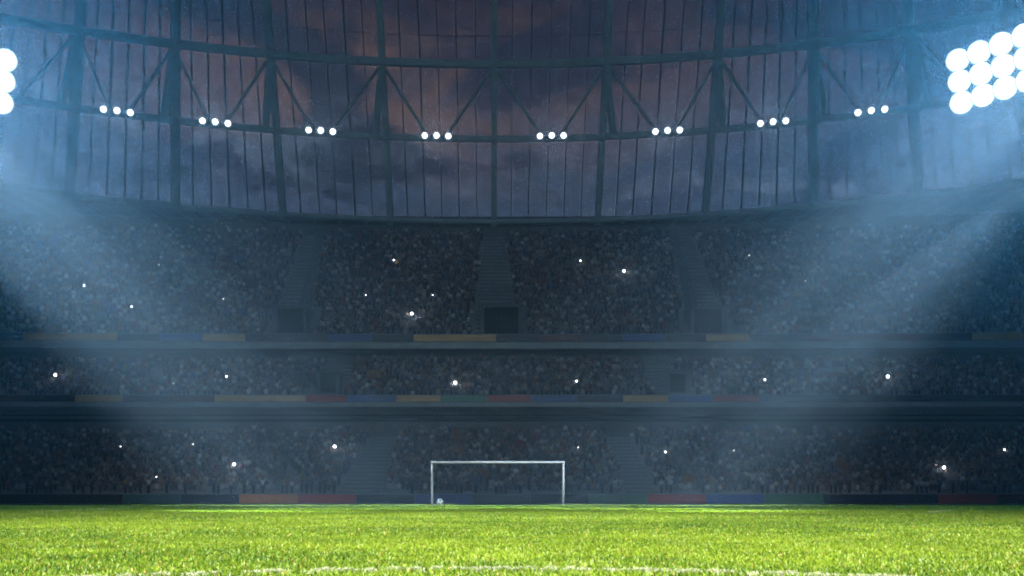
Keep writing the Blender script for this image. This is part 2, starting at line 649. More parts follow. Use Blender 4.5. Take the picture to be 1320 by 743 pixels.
# the painted arc itself: densely painted blades
na = 15000
ta, ra = rng.uniform(-0.95, 0.95, na), ARC_R + rng.uniform(-0.5, 0.5, na) * ARC_W
x, y, V, fs = blades(ARC_C.x + ra * np.sin(ta), ARC_C.y + ra * np.cos(ta), 0.026, 0.010, True)
V[:, :, 2] += 0.004 * (V[:, :, 2] > 0.006)
Vs.append(V.reshape(-1, 3))
Fs += [f + off for f in fs]
Ts.append(np.repeat(np.array([0.40, 0.44, 0.29]) * rng.uniform(0.7, 1.1, (len(x), 1)), 5, axis=0))
off += len(x) * 5
me = fast_mesh('grass', np.concatenate(Vs), Fs, np.concatenate(Ts), M['grass'])
o = link('grass', me, None, 'stuff')
tag(o, 'short bright green turf blades covering the floodlit pitch', 'grass')

# ------------------------------------------------------------------ grandstand
XS = list(np.arange(-84, 84.1, 4.0))
stand = thing('grandstand', 'three-tiered concrete grandstand full of spectators behind the goal', 'grandstand', (0, 105, 0))


def cur(Y0, k, z, xs=XS):
    return [(x, Y0 - k * x * x, z) for x in xs]


# tier: first row Y, z, tread, rise, rows, curvature at front and back
TIER = dict(lower=(106.2, 1.05, 0.90, 0.45, 16, 0.0, 0.0),
            middle=(112.9, 11.75, 0.86, 0.52, 10, 0.00015, 0.00015),
            upper=(119.0, 19.45, 0.90, 0.675, 28, 0.0004, 0.0010))


def row_of(t, r):
    Y, z, d, h, n, k0, k1 = TIER[t]
    return Y + d * r, z + h * r, k0 + (k1 - k0) * r / (n - 1)


for t in TIER:
    Y, z, d, h, n, k0, k1 = TIER[t]
    b = MB()
    prev = None
    for r in range(n):
        y0, z0, k = row_of(t, r)
        y1, _, k2 = row_of(t, r + 1)
        f0, f1 = cur(y0, k, z0 - h), cur(y0, k, z0)
        b.strip(f0, f1)
        b.strip(f1, cur(y1, k2, z0))
    b.build({'lower': 'lower_terrace', 'middle': 'middle_terrace', 'upper': 'upper_terrace'}[t], M['concrete'], stand)


def slab(name, m, rows):
    """closed curved beam from a list of (Y0,k,z) profile corners"""
    b = MB()
    n = len(rows)
    for i in range(n):
        b.strip(cur(*rows[i]), cur(*rows[(i + 1) % n]))
    return b.build(name, m, stand)


# front wall of the pitch-side tier, back wall, soffits, fascias
slab('front_wall', M['wallp'], [(105.5, 0, 0.0), (105.5, 0, 1.0), (106.1, 0, 1.0), (106.1, 0, 0.0)])
slab('back_wall', M['wallp'], [(121.0, 0, 6.0), (121.0, 0, 11.6), (121.4, 0, 11.6), (121.4, 0, 6.0)])
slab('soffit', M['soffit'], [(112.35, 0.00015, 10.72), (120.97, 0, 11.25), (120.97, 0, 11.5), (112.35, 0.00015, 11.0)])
slab('fascia', M['fascia'], [(112.0, 0.00015, 10.72), (112.0, 0.00015, 11.22), (112.3, 0.00015, 11.22), (112.3, 0.00015, 10.72)])
slab('parapet', M['wallp'], [(112.35, 0.00015, 11.05), (112.35, 0.00015, 11.85), (112.6, 0.00015, 11.85), (112.6, 0.00015, 11.05)])
slab('wall_rail', M['dark'], [(120.8, 0, 9.75), (120.8, 0, 10.05), (120.95, 0, 10.05), (120.95, 0, 9.75)])
slab('wall_rail', M['dark'], [(120.8, 0, 10.45), (120.8, 0, 10.6), (120.95, 0, 10.6), (120.95, 0, 10.45)])
slab('back_wall', M['wallp'], [(122.6, 0.00015, 15.5), (122.6, 0.00015, 18.3), (123.0, 0.00015, 18.3), (123.0, 0.00015, 15.5)])
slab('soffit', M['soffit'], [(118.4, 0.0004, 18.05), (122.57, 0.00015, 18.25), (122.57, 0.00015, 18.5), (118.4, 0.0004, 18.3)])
slab('fascia', M['fascia'], [(118.0, 0.0004, 18.08), (118.0, 0.0004, 18.84), (118.35, 0.0004, 18.84), (118.35, 0.0004, 18.08)])
slab('parapet', M['wallp'], [(118.4, 0.0004, 18.4), (118.4, 0.0004, 19.55), (118.65, 0.0004, 19.55), (118.65, 0.0004, 18.4)])
for xs in (-84.2, 84.2):
    b = MB()
    b.add([(xs, 105.5, 0), (xs, 146, 0), (xs, 140, 41), (xs, 115, 19.6), (xs, 111.5, 11.8)], [(0, 1, 2, 3, 4)])
    b.build('end_wall', M['wallp'], stand)

# wide stair gangways and doorways through the seating
gang = []     # tier, centre x at the front, centre x at the back, half width front, back


def gangway(t, xa, xb, wa, wb, r0, r1):
    gang.append((t, xa, xb, wa, wb, r0, r1))
    b = MB()
    Y, z, d, h, n, k0, k1 = TIER[t]
    for r in range(r0, r1):
        for q in range(2):
            y0, z0, k = row_of(t, r + 0.5 * q)
            f = (r + 0.5 * q) / max(1, n - 1)
            xc, hw = xa + (xb - xa) * f, (wa + (wb - wa) * f) * 0.86
            yc = y0 - k * xc * xc
            z1 = z0 + (0.02 if q == 0 else -0.02)
            b.box(xc - hw, xc + hw, yc + 0.01, yc + d / 2 + 0.005, z1 - h * 0.6, z1 + (0.0 if q == 0 else 0.02))
    b.build('gangway_stair', M['stair'], stand)


gangway('lower', -14.4, -12.9, 2.5, 1.8, 0, 16)
gangway('lower', 15.6, 14.6, 1.9, 1.6, 0, 16)
gangway('middle', -19.0, -18.4, 2.3, 2.0, 0, 10)
gangway('middle', 20.0, 19.3, 2.1, 1.9, 0, 10)
gangway('upper', 0.2, 0.0, 3.0, 1.6, 0, 28)
gangway('upper', -24.5, -25.5, 2.6, 1.5, 0, 28)
gangway('upper', 25.5, 26.5, 2.6, 1.6, 0, 28)


def vomitory(t, xc, wd, zb, ht, yf, depth):
    """doorway box standing out of the terrace: cheeks, lintel, near-black panel as the recess shade"""
    b = MB()
    v = b.box(xc - wd / 2 - 0.45, xc - wd / 2, yf, yf + depth, zb - 0.6, zb + ht).build('vomitory_wall', M['stair'], stand)
    MB().box(xc + wd / 2, xc + wd / 2 + 0.45, yf, yf + depth, zb - 0.6, zb + ht).build('vomitory_wall', M['stair'], stand)
    MB().box(xc - wd / 2 - 0.6, xc + wd / 2 + 0.6, yf - 0.15, yf + depth + 0.1, zb + ht + 0.004, zb + ht + 0.35).build('vomitory_lintel', M['stair'], stand)
    MB().box(xc - wd / 2 + 0.004, xc + wd / 2 - 0.004, yf + 0.5, yf + 0.6, zb - 0.6, zb + ht - 0.004).build('doorway', M['dark'], stand)  # near-black sheet takes the place of shade inside the opening


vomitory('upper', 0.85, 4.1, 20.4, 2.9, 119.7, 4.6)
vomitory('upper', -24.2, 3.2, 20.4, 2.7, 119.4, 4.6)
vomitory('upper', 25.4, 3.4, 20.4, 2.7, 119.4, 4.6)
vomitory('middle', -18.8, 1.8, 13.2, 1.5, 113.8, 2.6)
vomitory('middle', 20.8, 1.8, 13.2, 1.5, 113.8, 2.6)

# wall above the last row, and the panelled ledge between it and the roof ring
slab('rear_wall', M['wallp'], [(144.6, 0.001, 36.8), (144.6, 0.001, 41.0), (145.0, 0.001, 41.0), (145.0, 0.001, 36.8)])

# ------------------------------------------------------------------ glazed roof
roof = thing('glazed_roof', 'leaning glass roof wall of dark mullions and steel ribs above the top tier', 'roof', (0, 142, 40))
XB = [0, 14.5, 29.0, 42.5, 54.5, 66.0, 76.5]
XT = [0, 14.2, 27.7, 37.9, 47.7, 57.0, 65.5]


def ring(s, t, inn=0.0):
    """point on the glazing: s = rib number (may be fractional), t = height 0 at the stand rim .. 1 at the frame top"""
    sg, a = (-1 if s < 0 else 1), abs(s)
    i = min(int(a), 5)
    f = a - i
    xb, xt = XB[i] + (XB[i + 1] - XB[i]) * f, XT[i] + (XT[i + 1] - XT[i]) * f
    B = Vector((sg * xb, 142 - 0.0042 * xb * xb, 39.6))
    T = Vector((sg * xt, 125 - 0.0035 * xt * xt, 62))
    p = B + (T - B) * t
    if inn:
        p.y -= inn
        p.x *= 1 - inn * 0.004
    return p


TTOP = 1.35
NB = 6
for n in range(-NB, NB + 1):
    pts = [ring(n, t) for t in np.linspace(-0.02, TTOP, 9)]
    MB().path(pts, 0.76, 1.2, up=(0, -1, 0.6)).build('rib', M['steel'], roof)
    # twin strut that stands off the rib between the two ring beams
    MB().path([ring(n, 0.708, 1.6), ring(n + (-0.10 if n < 0 else 0.10 if n > 0 else 0.0), 0.39, 1.6)], 0.75, 0.6, up=(0, -1, 0.6)).build('strut', M['steel'], roof)
SS = 6
for n in range(-NB, NB):
    for q in range(1, SS):
        s = n + q / SS
        pts = []
        jx = random.uniform(-0.08, 0.08)
        for t in np.linspace(0, TTOP, 11):
            p = ring(s, t, 0.12)
            p.x += jx + random.uniform(-0.035, 0.035)
            pts.append(p)
        wd = random.choice((0.14, 0.16, 0.19, 0.22))
        MB().path(pts, wd, 0.25, up=(0, -1, 0.6)).build('mullion', M['mullion'], roof)
TL = [0.0, 0.388, 0.722, TTOP]
for n in range(-NB, NB):
    for q in range(SS):
        for k in range(len(TL) - 1):
            s0, s1 = n + q / SS, n + (q + 1) / SS
            ta, tb = TL[k] + 0.004, TL[k + 1] - 0.004
            e = 0.012
            c = [ring(s0 + e, ta), ring(s1 - e, ta), ring(s1 - e, tb), ring(s0 + e, tb)]
            nn = (c[1] - c[0]).cross(c[3] - c[0]).normalized() * 0.03
            vs = [p - nn for p in c] + [p + nn for p in c]
            MB().add(vs, [(0, 3, 2, 1), (4, 5, 6, 7), (0, 1, 5, 4), (1, 2, 6, 5), (2, 3, 7, 6), (3, 0, 4, 7)]).build('glass_pane', M['glass'], roof)
SR = np.linspace(-NB, NB, NB * 8 + 1)
MB().path([ring(s, 0.722, 1.5) for s in SR], 0.7, 0.88).build('ring_beam', M['steel'], roof)
MB().path([ring(s, 0.388, 1.5) for s in SR], 0.6, 0.72).build('ring_beam', M['steel'], roof)
MB().path([ring(s, -0.004, 0.3) for s in SR], 0.9, 0.55).build('rim_beam', M['steel'], roof)
MB().path([ring(s, 1.36, 1.0) for s in SR], 1.0, 1.2).build('ring_beam', M['steel'], roof)
VX = [0.53, 1.585, 2.58, 3.54, 4.6, 5.6]
VTX = [-v for v in VX[::-1]] + VX      # where the braces meet and the lamps hang
for n in range(-NB, NB):
    for a, b_ in ((n, VTX[n + NB] - 0.08), (n + 1, VTX[n + NB] + 0.08)):
        MB().path([ring(a, 0.713, 1.5), ring(b_, 0.395, 1.5)], 0.29, 0.3, up=(0, -1, 0.5)).build('brace', M['steel'], roof)
# thin transoms where panes join
for tt in (0.86, 1.1):
    MB().path([ring(s, tt, 0.2) for s in SR], 0.06, 0.07).build('transom', M['mullion'], roof)
# ledge of panels below the rim
NP = 54
for i in range(NP):
    s0, s1 = -NB + 2 * NB * i / NP + 0.012, -NB + 2 * NB * (i + 1) / NP - 0.012
    c = []
    for s in (s0, s1):
        p = ring(s, 0.0)
        c.append((Vector((p.x, p.y + 0.2, 39.32)), Vector((p.x, 144.5 - 0.001 * p.x * p.x, 40.15))))
    vs = [c[0][0], c[1][0], c[1][1], c[0][1]]
    up = Vector((0, 0, 0.08))
    MB().add(vs + [v + up for v in vs], [(0, 3, 2, 1), (4, 5, 6, 7), (0, 1, 5, 4), (1, 2, 6, 5), (2, 3, 7, 6), (3, 0, 4, 7)]).build('ledge_panel', M['panel'], roof)
for s in np.linspace(-NB, NB, NB * 8 + 1):
    p = ring(s, 0.0)
    if abs(p.x) > 70:
        continue
    y1 = 144.2 - 0.001 * p.x * p.x
    MB().path([(p.x, p.y - 0.1, 39.1), (p.x, y1, 39.9)], 0.14, 0.2).build('ledge_rib', M['steel'], roof)

# ------------------------------------------------------------------ roof floodlight trios
ORD = ['first', 'second', 'third', 'fourth', 'fifth', 'sixth', 'seventh', 'eighth', 'ninth', 'tenth', 'eleventh', 'twelfth']


def lamp_meshes(r):
    h = MB()
    n = 14
    prof = [(0.10 * r, -0.75 * r), (0.55 * r, -0.62 * r), (0.92 * r, -0.22 * r), (1.05 * r, 0.12 * r), (1.0 * r, 0.12 * r), (0.92 * r, -0.02 * r)]
    vs = [(a * math.cos(2 * math.pi * k / n), a * math.sin(2 * math.pi * k / n), z) for a, z in prof for k in range(n)]
    fs = [(i * n + k, i * n + (k + 1) % n, (i + 1) * n + (k + 1) % n, (i + 1) * n + k) for i in range(len(prof) - 1) for k in range(n)]
    fs.append(tuple(range(n - 1, -1, -1)))
    h.add(vs, fs)
    hm = h.mesh('lamp')
    hm.materials.append(M['housing'])
    l = MB()
    vs = [(0, 0, 0.06 * r)] + [(0.93 * r * math.cos(2 * math.pi * k / n), 0.93 * r * math.sin(2 * math.pi * k / n), 0.0) for k in range(n)]
    l.add(vs, [(0, 1 + k, 1 + (k + 1) % n) for k in range(n)] + [tuple(range(n, 0, -1))])
    return hm, l.mesh('lens')


def put_lamp(parent, meshes, lens_mat, loc, aim):
    hm, lm = meshes
    if not lm.materials:
        lm.materials.append(lens_mat)
    q = (Vector(aim) - Vector(loc)).to_track_quat('Z', 'Y')
    L = bpy.data.objects.new('lamp', hm)
    COL.objects.link(L)
    L.parent = parent
    L.matrix_parent_inverse = world_of(parent).inverted()
    L.location = loc
    L.rotation_mode = 'QUATERNION'
    L.rotation_quaternion = q
    e = bpy.data.objects.new('lens', lm)
    COL.objects.link(e)
    e.parent = L
    return L


small = lamp_meshes(0.50)
TRIO_POWER = 1.4e3
shown = VTX[2:-2]
for s in shown:
    c = ring(s, 0.388, 1.5)
    if s in shown:
        i = shown.index(s)
        lab = ORD[i] + ' trio of white floodlights from the left along the lower roof beam'
    else:
        lab = 'trio of roof floodlights on the lower beam behind the ' + ('left' if s < 0 else 'right') + ' floodlight bank'
    t = thing('roof_floodlight', lab, 'floodlight', c + Vector((0, -0.5, 0)), 'floodlight trios along the roof beam')
    u = (ring(s + 0.05, 0.388, 1.5) - ring(s - 0.05, 0.388, 1.5)).normalized()
    fwd = Vector((0, -1, 0))
    MB().path([c - u * 2.2 + fwd * 0.55, c + u * 2.2 + fwd * 0.55], 0.16, 0.16).build('mounting_bar', M['steel'], t)
    for q in (-1, 0, 1):
        p = c + u * q * 1.55 + fwd * 1.0 + Vector((0, 0, 0.0 + 0.05 * (q == 0)))
        MB().path([c + u * q * 1.55 + fwd * 0.36, c + u * q * 1.55 + fwd * 0.75], 0.2, 0.3).build('bracket', M['steel'], t)
        put_lamp(t, small, M['lens_small'], p, (p.x * 0.3, 20, 0))
    spot(c + fwd * 1.9, (c.x * 0.25, 25, 0), TRIO_POWER, 36, 1.0, (0.90, 0.95, 1.0), 0.6, 'roof_lamp_light')

# ------------------------------------------------------------------ two big floodlight banks on masts beside the pitch, plus an added unseen pair behind the camera
big = lamp_meshes(0.69)
BANKS = ((1, 28.5, 1, 'huge dazzling bank of floodlights at the upper right corner of the picture'),
         (-1, 30.05, 1, 'huge dazzling bank of floodlights cut by the upper left corner of the picture'),
         (1, 28.5, -1, 'added unseen floodlight bank on the mast at the right rear of the pitch'),
         (-1, 28.5, -1, 'added unseen floodlight bank on the mast at the left rear of the pitch'))
for sg, x0, sy, lab in BANKS:
    ncol = 10
    du = Vector((0.78, -1.1, 0))
    base_p = Vector((x0, 62, 0))
    mast = base_p + du * (ncol - 0.3) + Vector((0.35, 0, 0))
    mir = lambda p: Vector((sg * p.x, p.y if sy > 0 else 18 - p.y, p.z))
    t = thing('floodlight_bank', lab, 'floodlight', mir(mast), 'floodlight banks on masts')
    MB().tube(mir(mast), mir(mast + Vector((0, 0, 29))), 0.45, 0.28, 12).build('mast', M['steel'], t)
    rows = (27.4, 26.1, 24.8)
    for rz in rows:
        a = base_p + du * -0.4 + Vector((0.35, 0.35, rz))
        b_ = mast + Vector((-0.1, 0.2, rz))
        MB().path([mir(a), mir(b_)], 0.12, 0.16).build('cross_bar', M['steel'], t)
    for j in (0, 3, 6, 9):
        a = base_p + du * j + Vector((0.5, 0.5, 0))
        MB().path([mir(a + Vector((0, 0, 24.3))), mir(a + Vector((0, 0, 28)))], 0.12, 0.12, up=(0, 1, 0)).build('upright', M['steel'], t)
    for j in range(ncol):
        for i, rz in enumerate(rows):
            p = base_p + du * j + Vector((0.12 * i, 0, rz))
            put_lamp(t, big, M['lens_big'], mir(p), (0, 18 - 2 * i if sy > 0 else 6 + 2 * i, 0))

# ------------------------------------------------------------------ goal and ball
GY, GW, GH = 60.0, 7.80, 2.60
gx = (641.5 - CXP) / F * GY
goal = thing('goal', 'white goal frame standing on the goal line before the crowd', 'goal', (gx, GY, 0))
for sx in (-1, 1):
    MB().tube((gx + sx * GW / 2, GY, 0.0), (gx + sx * GW / 2, GY, GH - 0.07), 0.065, n=14).build('post', M['goal'], goal, smooth=False)
MB().tube((gx - GW / 2 - 0.075, GY, GH), (gx + GW / 2 + 0.075, GY, GH), 0.07, n=14).build('crossbar', M['goal'], goal)


def icosa():
    g = (1 + 5 ** 0.5) / 2
    v = [Vector(p).normalized() for p in ((-1, g, 0), (1, g, 0), (-1, -g, 0), (1, -g, 0), (0, -1, g), (0, 1, g), (0, -1, -g), (0, 1, -g), (g, 0, -1), (g, 0, 1), (-g, 0, -1), (-g, 0, 1))]
    return v


BR = 0.21
bl = Vector(((567 - CXP) / F * 59.6, 59.5, BR + 0.02))
ball = thing('football', 'white football with dark patches lying beside the left goal post', 'ball', bl - Vector((0, 0, BR)))
bm = bmesh.new()
bmesh.ops.create_icosphere(bm, subdivisions=3, radius=BR)
bme = bpy.data.meshes.new('shell')
bm.to_mesh(bme)
bm.free()
bme.materials.append(M['ball'])
bme.shade_smooth()
bo = link('shell', bme, ball)
bo.location = bl
rot = Matrix.Rotation(0.5, 3, 'X') @ Matrix.Rotation(0.4, 3, 'Z')
for d in icosa():
    d = rot @ d
    u = d.orthogonal().normalized()
    v = d.cross(u)
    rim = [(d * 0.93 + (u * math.cos(a) + v * math.sin(a)) * 0.36).normalized() * BR * 1.012 for a in [2 * math.pi * k / 5 for k in range(5)]]
    vs = [bl + d * BR * 1.02] + [bl + r for r in rim] + [bl + r * 0.95 for r in rim]
    MB().add(vs, [(0, 1 + k, 1 + (k + 1) % 5) for k in range(5)] + [(1 + k, 6 + k, 6 + (k + 1) % 5, 1 + (k + 1) % 5) for k in range(5)]).build('patch', M['ballk'], ball)

# ------------------------------------------------------------------ advertising boards
ROWS = [
    ('pitch edge', 105.2, 0.0, 0.03, 0.97, 0.12,
     [(-68, 7, 'black'), (7, 83, 'black'), (83, 158, 'black'), (158, 233, 'teal'), (233, 308, 'navy'), (308, 384, 'orange'), (384, 459, 'red'), (459, 534, 'navy'), (534, 609, 'blue'),
      (609, 684, 'slate'), (684, 759, 'navy'), (759, 834, 'green'), (834, 910, 'red'), (910, 985, 'blue'), (985, 1061, 'green'), (1061, 1136, 'navy'), (1136, 1210, 'navy'), (1210, 1286, 'red'), (1286, 1361, 'maroon')]),
    ('middle balcony', 111.9, 0.00015, 11.26, 11.98, 0.10,
     [(-24, 34, 'maroon'), (34, 98, 'black'), (98, 159, 'ochre'), (159, 218, 'slate'), (218, 277, 'maroon'), (277, 394, 'ochre'), (394, 447, 'red'), (447, 511, 'blue'), (511, 568, 'ochre'),
      (568, 627, 'green'), (627, 684, 'red'), (684, 744, 'blue'), (744, 803, 'navy'), (803, 862, 'ochre'), (862, 919, 'blue'), (919, 978, 'red'), (978, 1036, 'slate'), (1036, 1095, 'navy'), (1095, 1153, 'slate'), (1153, 1212, 'navy'), (1212, 1270, 'black'), (1270, 1330, 'black')]),
    ('upper balcony', 117.9, 0.0004, 18.90, 19.72, 0.10,
     [(-20, 36, 'navy'), (36, 154, 'ochre'), (154, 208, 'slate'), (208, 263, 'blue'), (263, 317, 'ochre'), (317, 371, 'slate'), (371, 425, 'slate'), (425, 479, 'blue'), (479, 533, 'slate'), (533, 640, 'ochre'), (640, 697, 'navy'),
      (697, 750, 'maroon'), (750, 803, 'slate'), (803, 857, 'blue'), (857, 910, 'slate'), (910, 965, 'ochre'), (965, 1038, 'slate'), (1038, 1110, 'maroon'), (1110, 1185, 'maroon'), (1185, 1247, 'navy'), (1247, 1311, 'ochre'), (1311, 1370, 'navy')]),
]
for place, Y0, k, z0, z1, th, lst in ROWS:
    cnt = {}
    for a, b_, c in lst:
        xa, xb = (a - CXP) / F * Y0, (b_ - CXP) / F * Y0
        cnt[c] = cnt.get(c, 0) + 1
        t = thing('advertising_board', '%s %s advertising board from the left along the %s' % (ORD[cnt[c] - 1], c, place), 'board',
                  ((xa + xb) / 2, Y0 - k * ((xa + xb) / 2) ** 2, z0), 'advertising boards along the ' + place)
        ya, yb = Y0 - k * xa * xa, Y0 - k * xb * xb
        g = 0.03
        b2 = MB()
        vs = [(xa + g, ya, z0), (xb - g, yb, z0), (xb - g, yb + th, z0), (xa + g, ya + th, z0)]
        vs += [(p[0], p[1], z1) for p in vs]
        b2.add(vs, [(0, 3, 2, 1), (4, 5, 6, 7), (0, 1, 5, 4), (1, 2, 6, 5), (2, 3, 7, 6), (3, 0, 4, 7)])
        b2.build('face_panel', BM[c], t)
        MB().path([(xa + g, ya + th / 2, z1 + 0.03), (xb - g, yb + th / 2, z1 + 0.03)], th + 0.03, 0.05).build('top_rail', M['steel'], t)


# ------------------------------------------------------------------ crowd
def person_template(arms, stand_up):
    n = 6
    base = 0.0
    # z, half width, half depth, forward offset, colour slot (0 trousers, 1 top, 2 skin, 3 hair)
    if stand_up:
        prof = [(0.02, 0.15, 0.10, 0, 0), (0.80, 0.18, 0.12, 0, 0), (1.12, 0.17, 0.11, 0, 1), (1.40, 0.235, 0.12, 0, 1), (1.48, 0.07, 0.07, 0.01, 2), (1.60, 0.085, 0.10, 0.02, 2), (1.72, 0.05, 0.06, 0.02, 3)]
        sh = 1.38
    else:
        prof = [(0.38, 0.19, 0.22, 0.12, 0), (0.58, 0.18, 0.15, 0.03, 1), (0.78, 0.18, 0.12, 0.0, 1), (1.02, 0.235, 0.12, 0, 1), (1.10, 0.07, 0.07, 0.02, 2), (1.22, 0.085, 0.10, 0.03, 2), (1.34, 0.05, 0.06, 0.02, 3)]
        sh = 1.0
    V, C = [], []
    for z, a, d, fo, c in prof:
        for k in range(n):
            t = 2 * math.pi * k / n
            V.append((a * math.cos(t), -fo + d * math.sin(t), z))
            C.append(c)
    F_ = [(i * n + k, i * n + (k + 1) % n, (i + 1) * n + (k + 1) % n) for i in range(len(prof) - 1) for k in range(n)]
    F_ += [(i * n + k, (i + 1) * n + (k + 1) % n, (i + 1) * n + k) for i in range(len(prof) - 1) for k in range(n)]
    m = (len(prof) - 1) * n
    F_ += [(m, m + k, m + k + 1) for k in range(1, n - 1)]
    for sx, pose in zip((-1, 1), arms):
        S = Vector((sx * 0.22, 0, sh - 0.03))
        E = S + Vector({'down': (sx * 0.06, 0.0, -0.28), 'up': (sx * 0.10, -0.05, 0.26), 'fwd': (sx * 0.03, -0.16, -0.20), 'clap': (sx * 0.05, -0.2, -0.12)}[pose])
        H = E + Vector({'down': (0, -0.12, -0.20), 'up': (sx * 0.03, -0.03, 0.27), 'fwd': (-sx * 0.1, -0.2, 0.05), 'clap': (-sx * 0.2, -0.14, 0.16)}[pose])
        for p, q, r0, r1, c0, c1 in ((S, E, 0.058, 0.045, 1, 1), (E, H, 0.045, 0.032, 1, 2)):
            d = (q - p).normalized()
            u = d.orthogonal().normalized()
            v = d.cross(u)
            o = len(V)
            for pt, r, c in ((p, r0, c0), (q, r1, c1)):
                for k in range(3):
                    t = 2 * math.pi * k / 3
                    V.append(tuple(pt + (u * math.cos(t) + v * math.sin(t)) * r))
                    C.append(c)
            for k in range(3):
                a, b = o + k, o + (k + 1) % 3
                F_ += [(a, b, b + 3), (a, b + 3, a + 3)]
    return np.array(V), np.array(F_), np.array(C)


TEMPL = [person_template(a, s) for a, s in ((('down', 'down'), False), (('fwd', 'fwd'), False), (('clap', 'clap'), False), (('up', 'up'), True), (('down', 'down'), True), (('up', 'down'), True), (('clap', 'clap'), True), (('up', 'up'), False))]
WT_ = np.array([0.28, 0.18, 0.12, 0.08, 0.12, 0.08, 0.08, 0.06])
CLOTH = np.array([(0.03, 0.035, 0.05), (0.05, 0.07, 0.15), (0.55, 0.57, 0.60), (0.30, 0.32, 0.36), (0.14, 0.15, 0.17), (0.35, 0.06, 0.05), (0.07, 0.15, 0.35), (0.40, 0.27, 0.12), (0.18, 0.25, 0.32), (0.75, 0.76, 0.78)])
CW = np.array([0.16, 0.14, 0.14, 0.14, 0.12, 0.06, 0.08, 0.03, 0.09, 0.04])


def in_gang(t, x, r):
    n = TIER[t][4]
    for (tt, xa, xb, wa, wb, r0, r1) in gang:
        if tt == t and r0 <= r < r1:
            f = r / (n - 1)
            if abs(x - (xa + (xb - xa) * f)) < wa + (wb - wa) * f + random.uniform(-0.15, 0.15):
                return True
    return False


VOM = {'upper': ((0.85, 3.2, 7), (-24.2, 2.9, 7), (25.4, 3.0, 7)), 'middle': ((-18.8, 2.0, 5), (20.8, 2.0, 5)), 'lower': ()}
for t in TIER:
    Y, z, d, h, n, k0, k1 = TIER[t]
    per = [[] for _ in TEMPL]
    for r in range(n):
        y0, z0, k = row_of(t, r)
        hw = 60 + (14 if t == 'upper' else 6)
        x = -hw + random.uniform(0, 0.5)
        while x < hw:
            x += 0.48 + random.uniform(-0.06, 0.08)
            if in_gang(t, x, r) or any(abs(x - a) < b and r < c for a, b, c in VOM[t]):
                continue
            if random.random() < 0.06:
                continue
            i = rng.choice(len(TEMPL), p=WT_)
            if t == 'middle' and r == n - 1 and i in (3, 5, 6):
                i = 0
            per[i].append((x, y0 - k * x * x + 0.5 + random.uniform(-0.06, 0.06), z0, random.gauss(0, 0.22), random.uniform(0.84, 1.02)))
    VV, FF, TT, off = [], [], [], 0
    for i, L in enumerate(per):
        if not L:
            continue
        A = np.array(L)
        V, Fc, C = TEMPL[i]
        m = len(A)
        ca, sa = np.cos(A[:, 3])[:, None], np.sin(A[:, 3])[:, None]
        P = np.zeros((m, len(V), 3))
        P[:, :, 0] = A[:, 0:1] + (V[None, :, 0] * ca - V[None, :, 1] * sa) * A[:, 4:5]
        P[:, :, 1] = A[:, 1:2] + (V[None, :, 0] * sa + V[None, :, 1] * ca) * A[:, 4:5]
        P[:, :, 2] = A[:, 2:3] + V[None, :, 2] * A[:, 4:5]
        top = (CLOTH[rng.choice(len(CLOTH), m, p=CW)] * 0.6 + 0.06) * rng.uniform(0.7, 1.2, (m, 1))
        trs = np.array([(0.03, 0.035, 0.06)]) * rng.uniform(0.5, 2.2, (m, 1))
        skin = np.array([(0.42, 0.27, 0.19)]) * rng.uniform(0.35, 1.15, (m, 1))
        hair = np.array([(0.05, 0.035, 0.025)]) * rng.uniform(0.3, 3.0, (m, 1))
        pal = np.stack([trs, top, skin, hair], 1)
        TT.append(pal[:, C, :].reshape(-1, 3))
        VV.append(P.reshape(-1, 3))
        FF.append((Fc[None] + (np.arange(m) * len(V))[:, None, None]).reshape(-1, 3) + off)
        off += m * len(V)
    me = fast_mesh('crowd', np.concatenate(VV), FF, np.concatenate(TT), M['crowd'])
    o = link('crowd', me, None, 'stuff')
    tag(o, 'dim crowd of spectators packed into the %s tier of the grandstand' % t, 'crowd')


# ------------------------------------------------------------------ camera flashes and flags among the spectators
def on_tier(px, py):
    """where the sight line through a photo pixel meets the row of heads in its tier"""
    t = 'upper' if py < 440 else 'middle' if py < 520 else 'lower'
    d = ray(px, py)
    Y, z, dd, h, n, k0, k1 = TIER[t]
    for r in np.arange(0, n - 0.01, 0.02):
        y0, z0, k = row_of(t, float(r))
        x = d.x * y0
        yy = y0 - k * x * x + 0.15
        if CH + d.z * yy <= z0 + 1.25:
            return Vector((d.x * yy, yy, CH + d.z * yy)), t
    y0, z0, k = row_of(t, n - 1)
    return Vector((d.x * y0, y0, CH + d.z * y0)), t


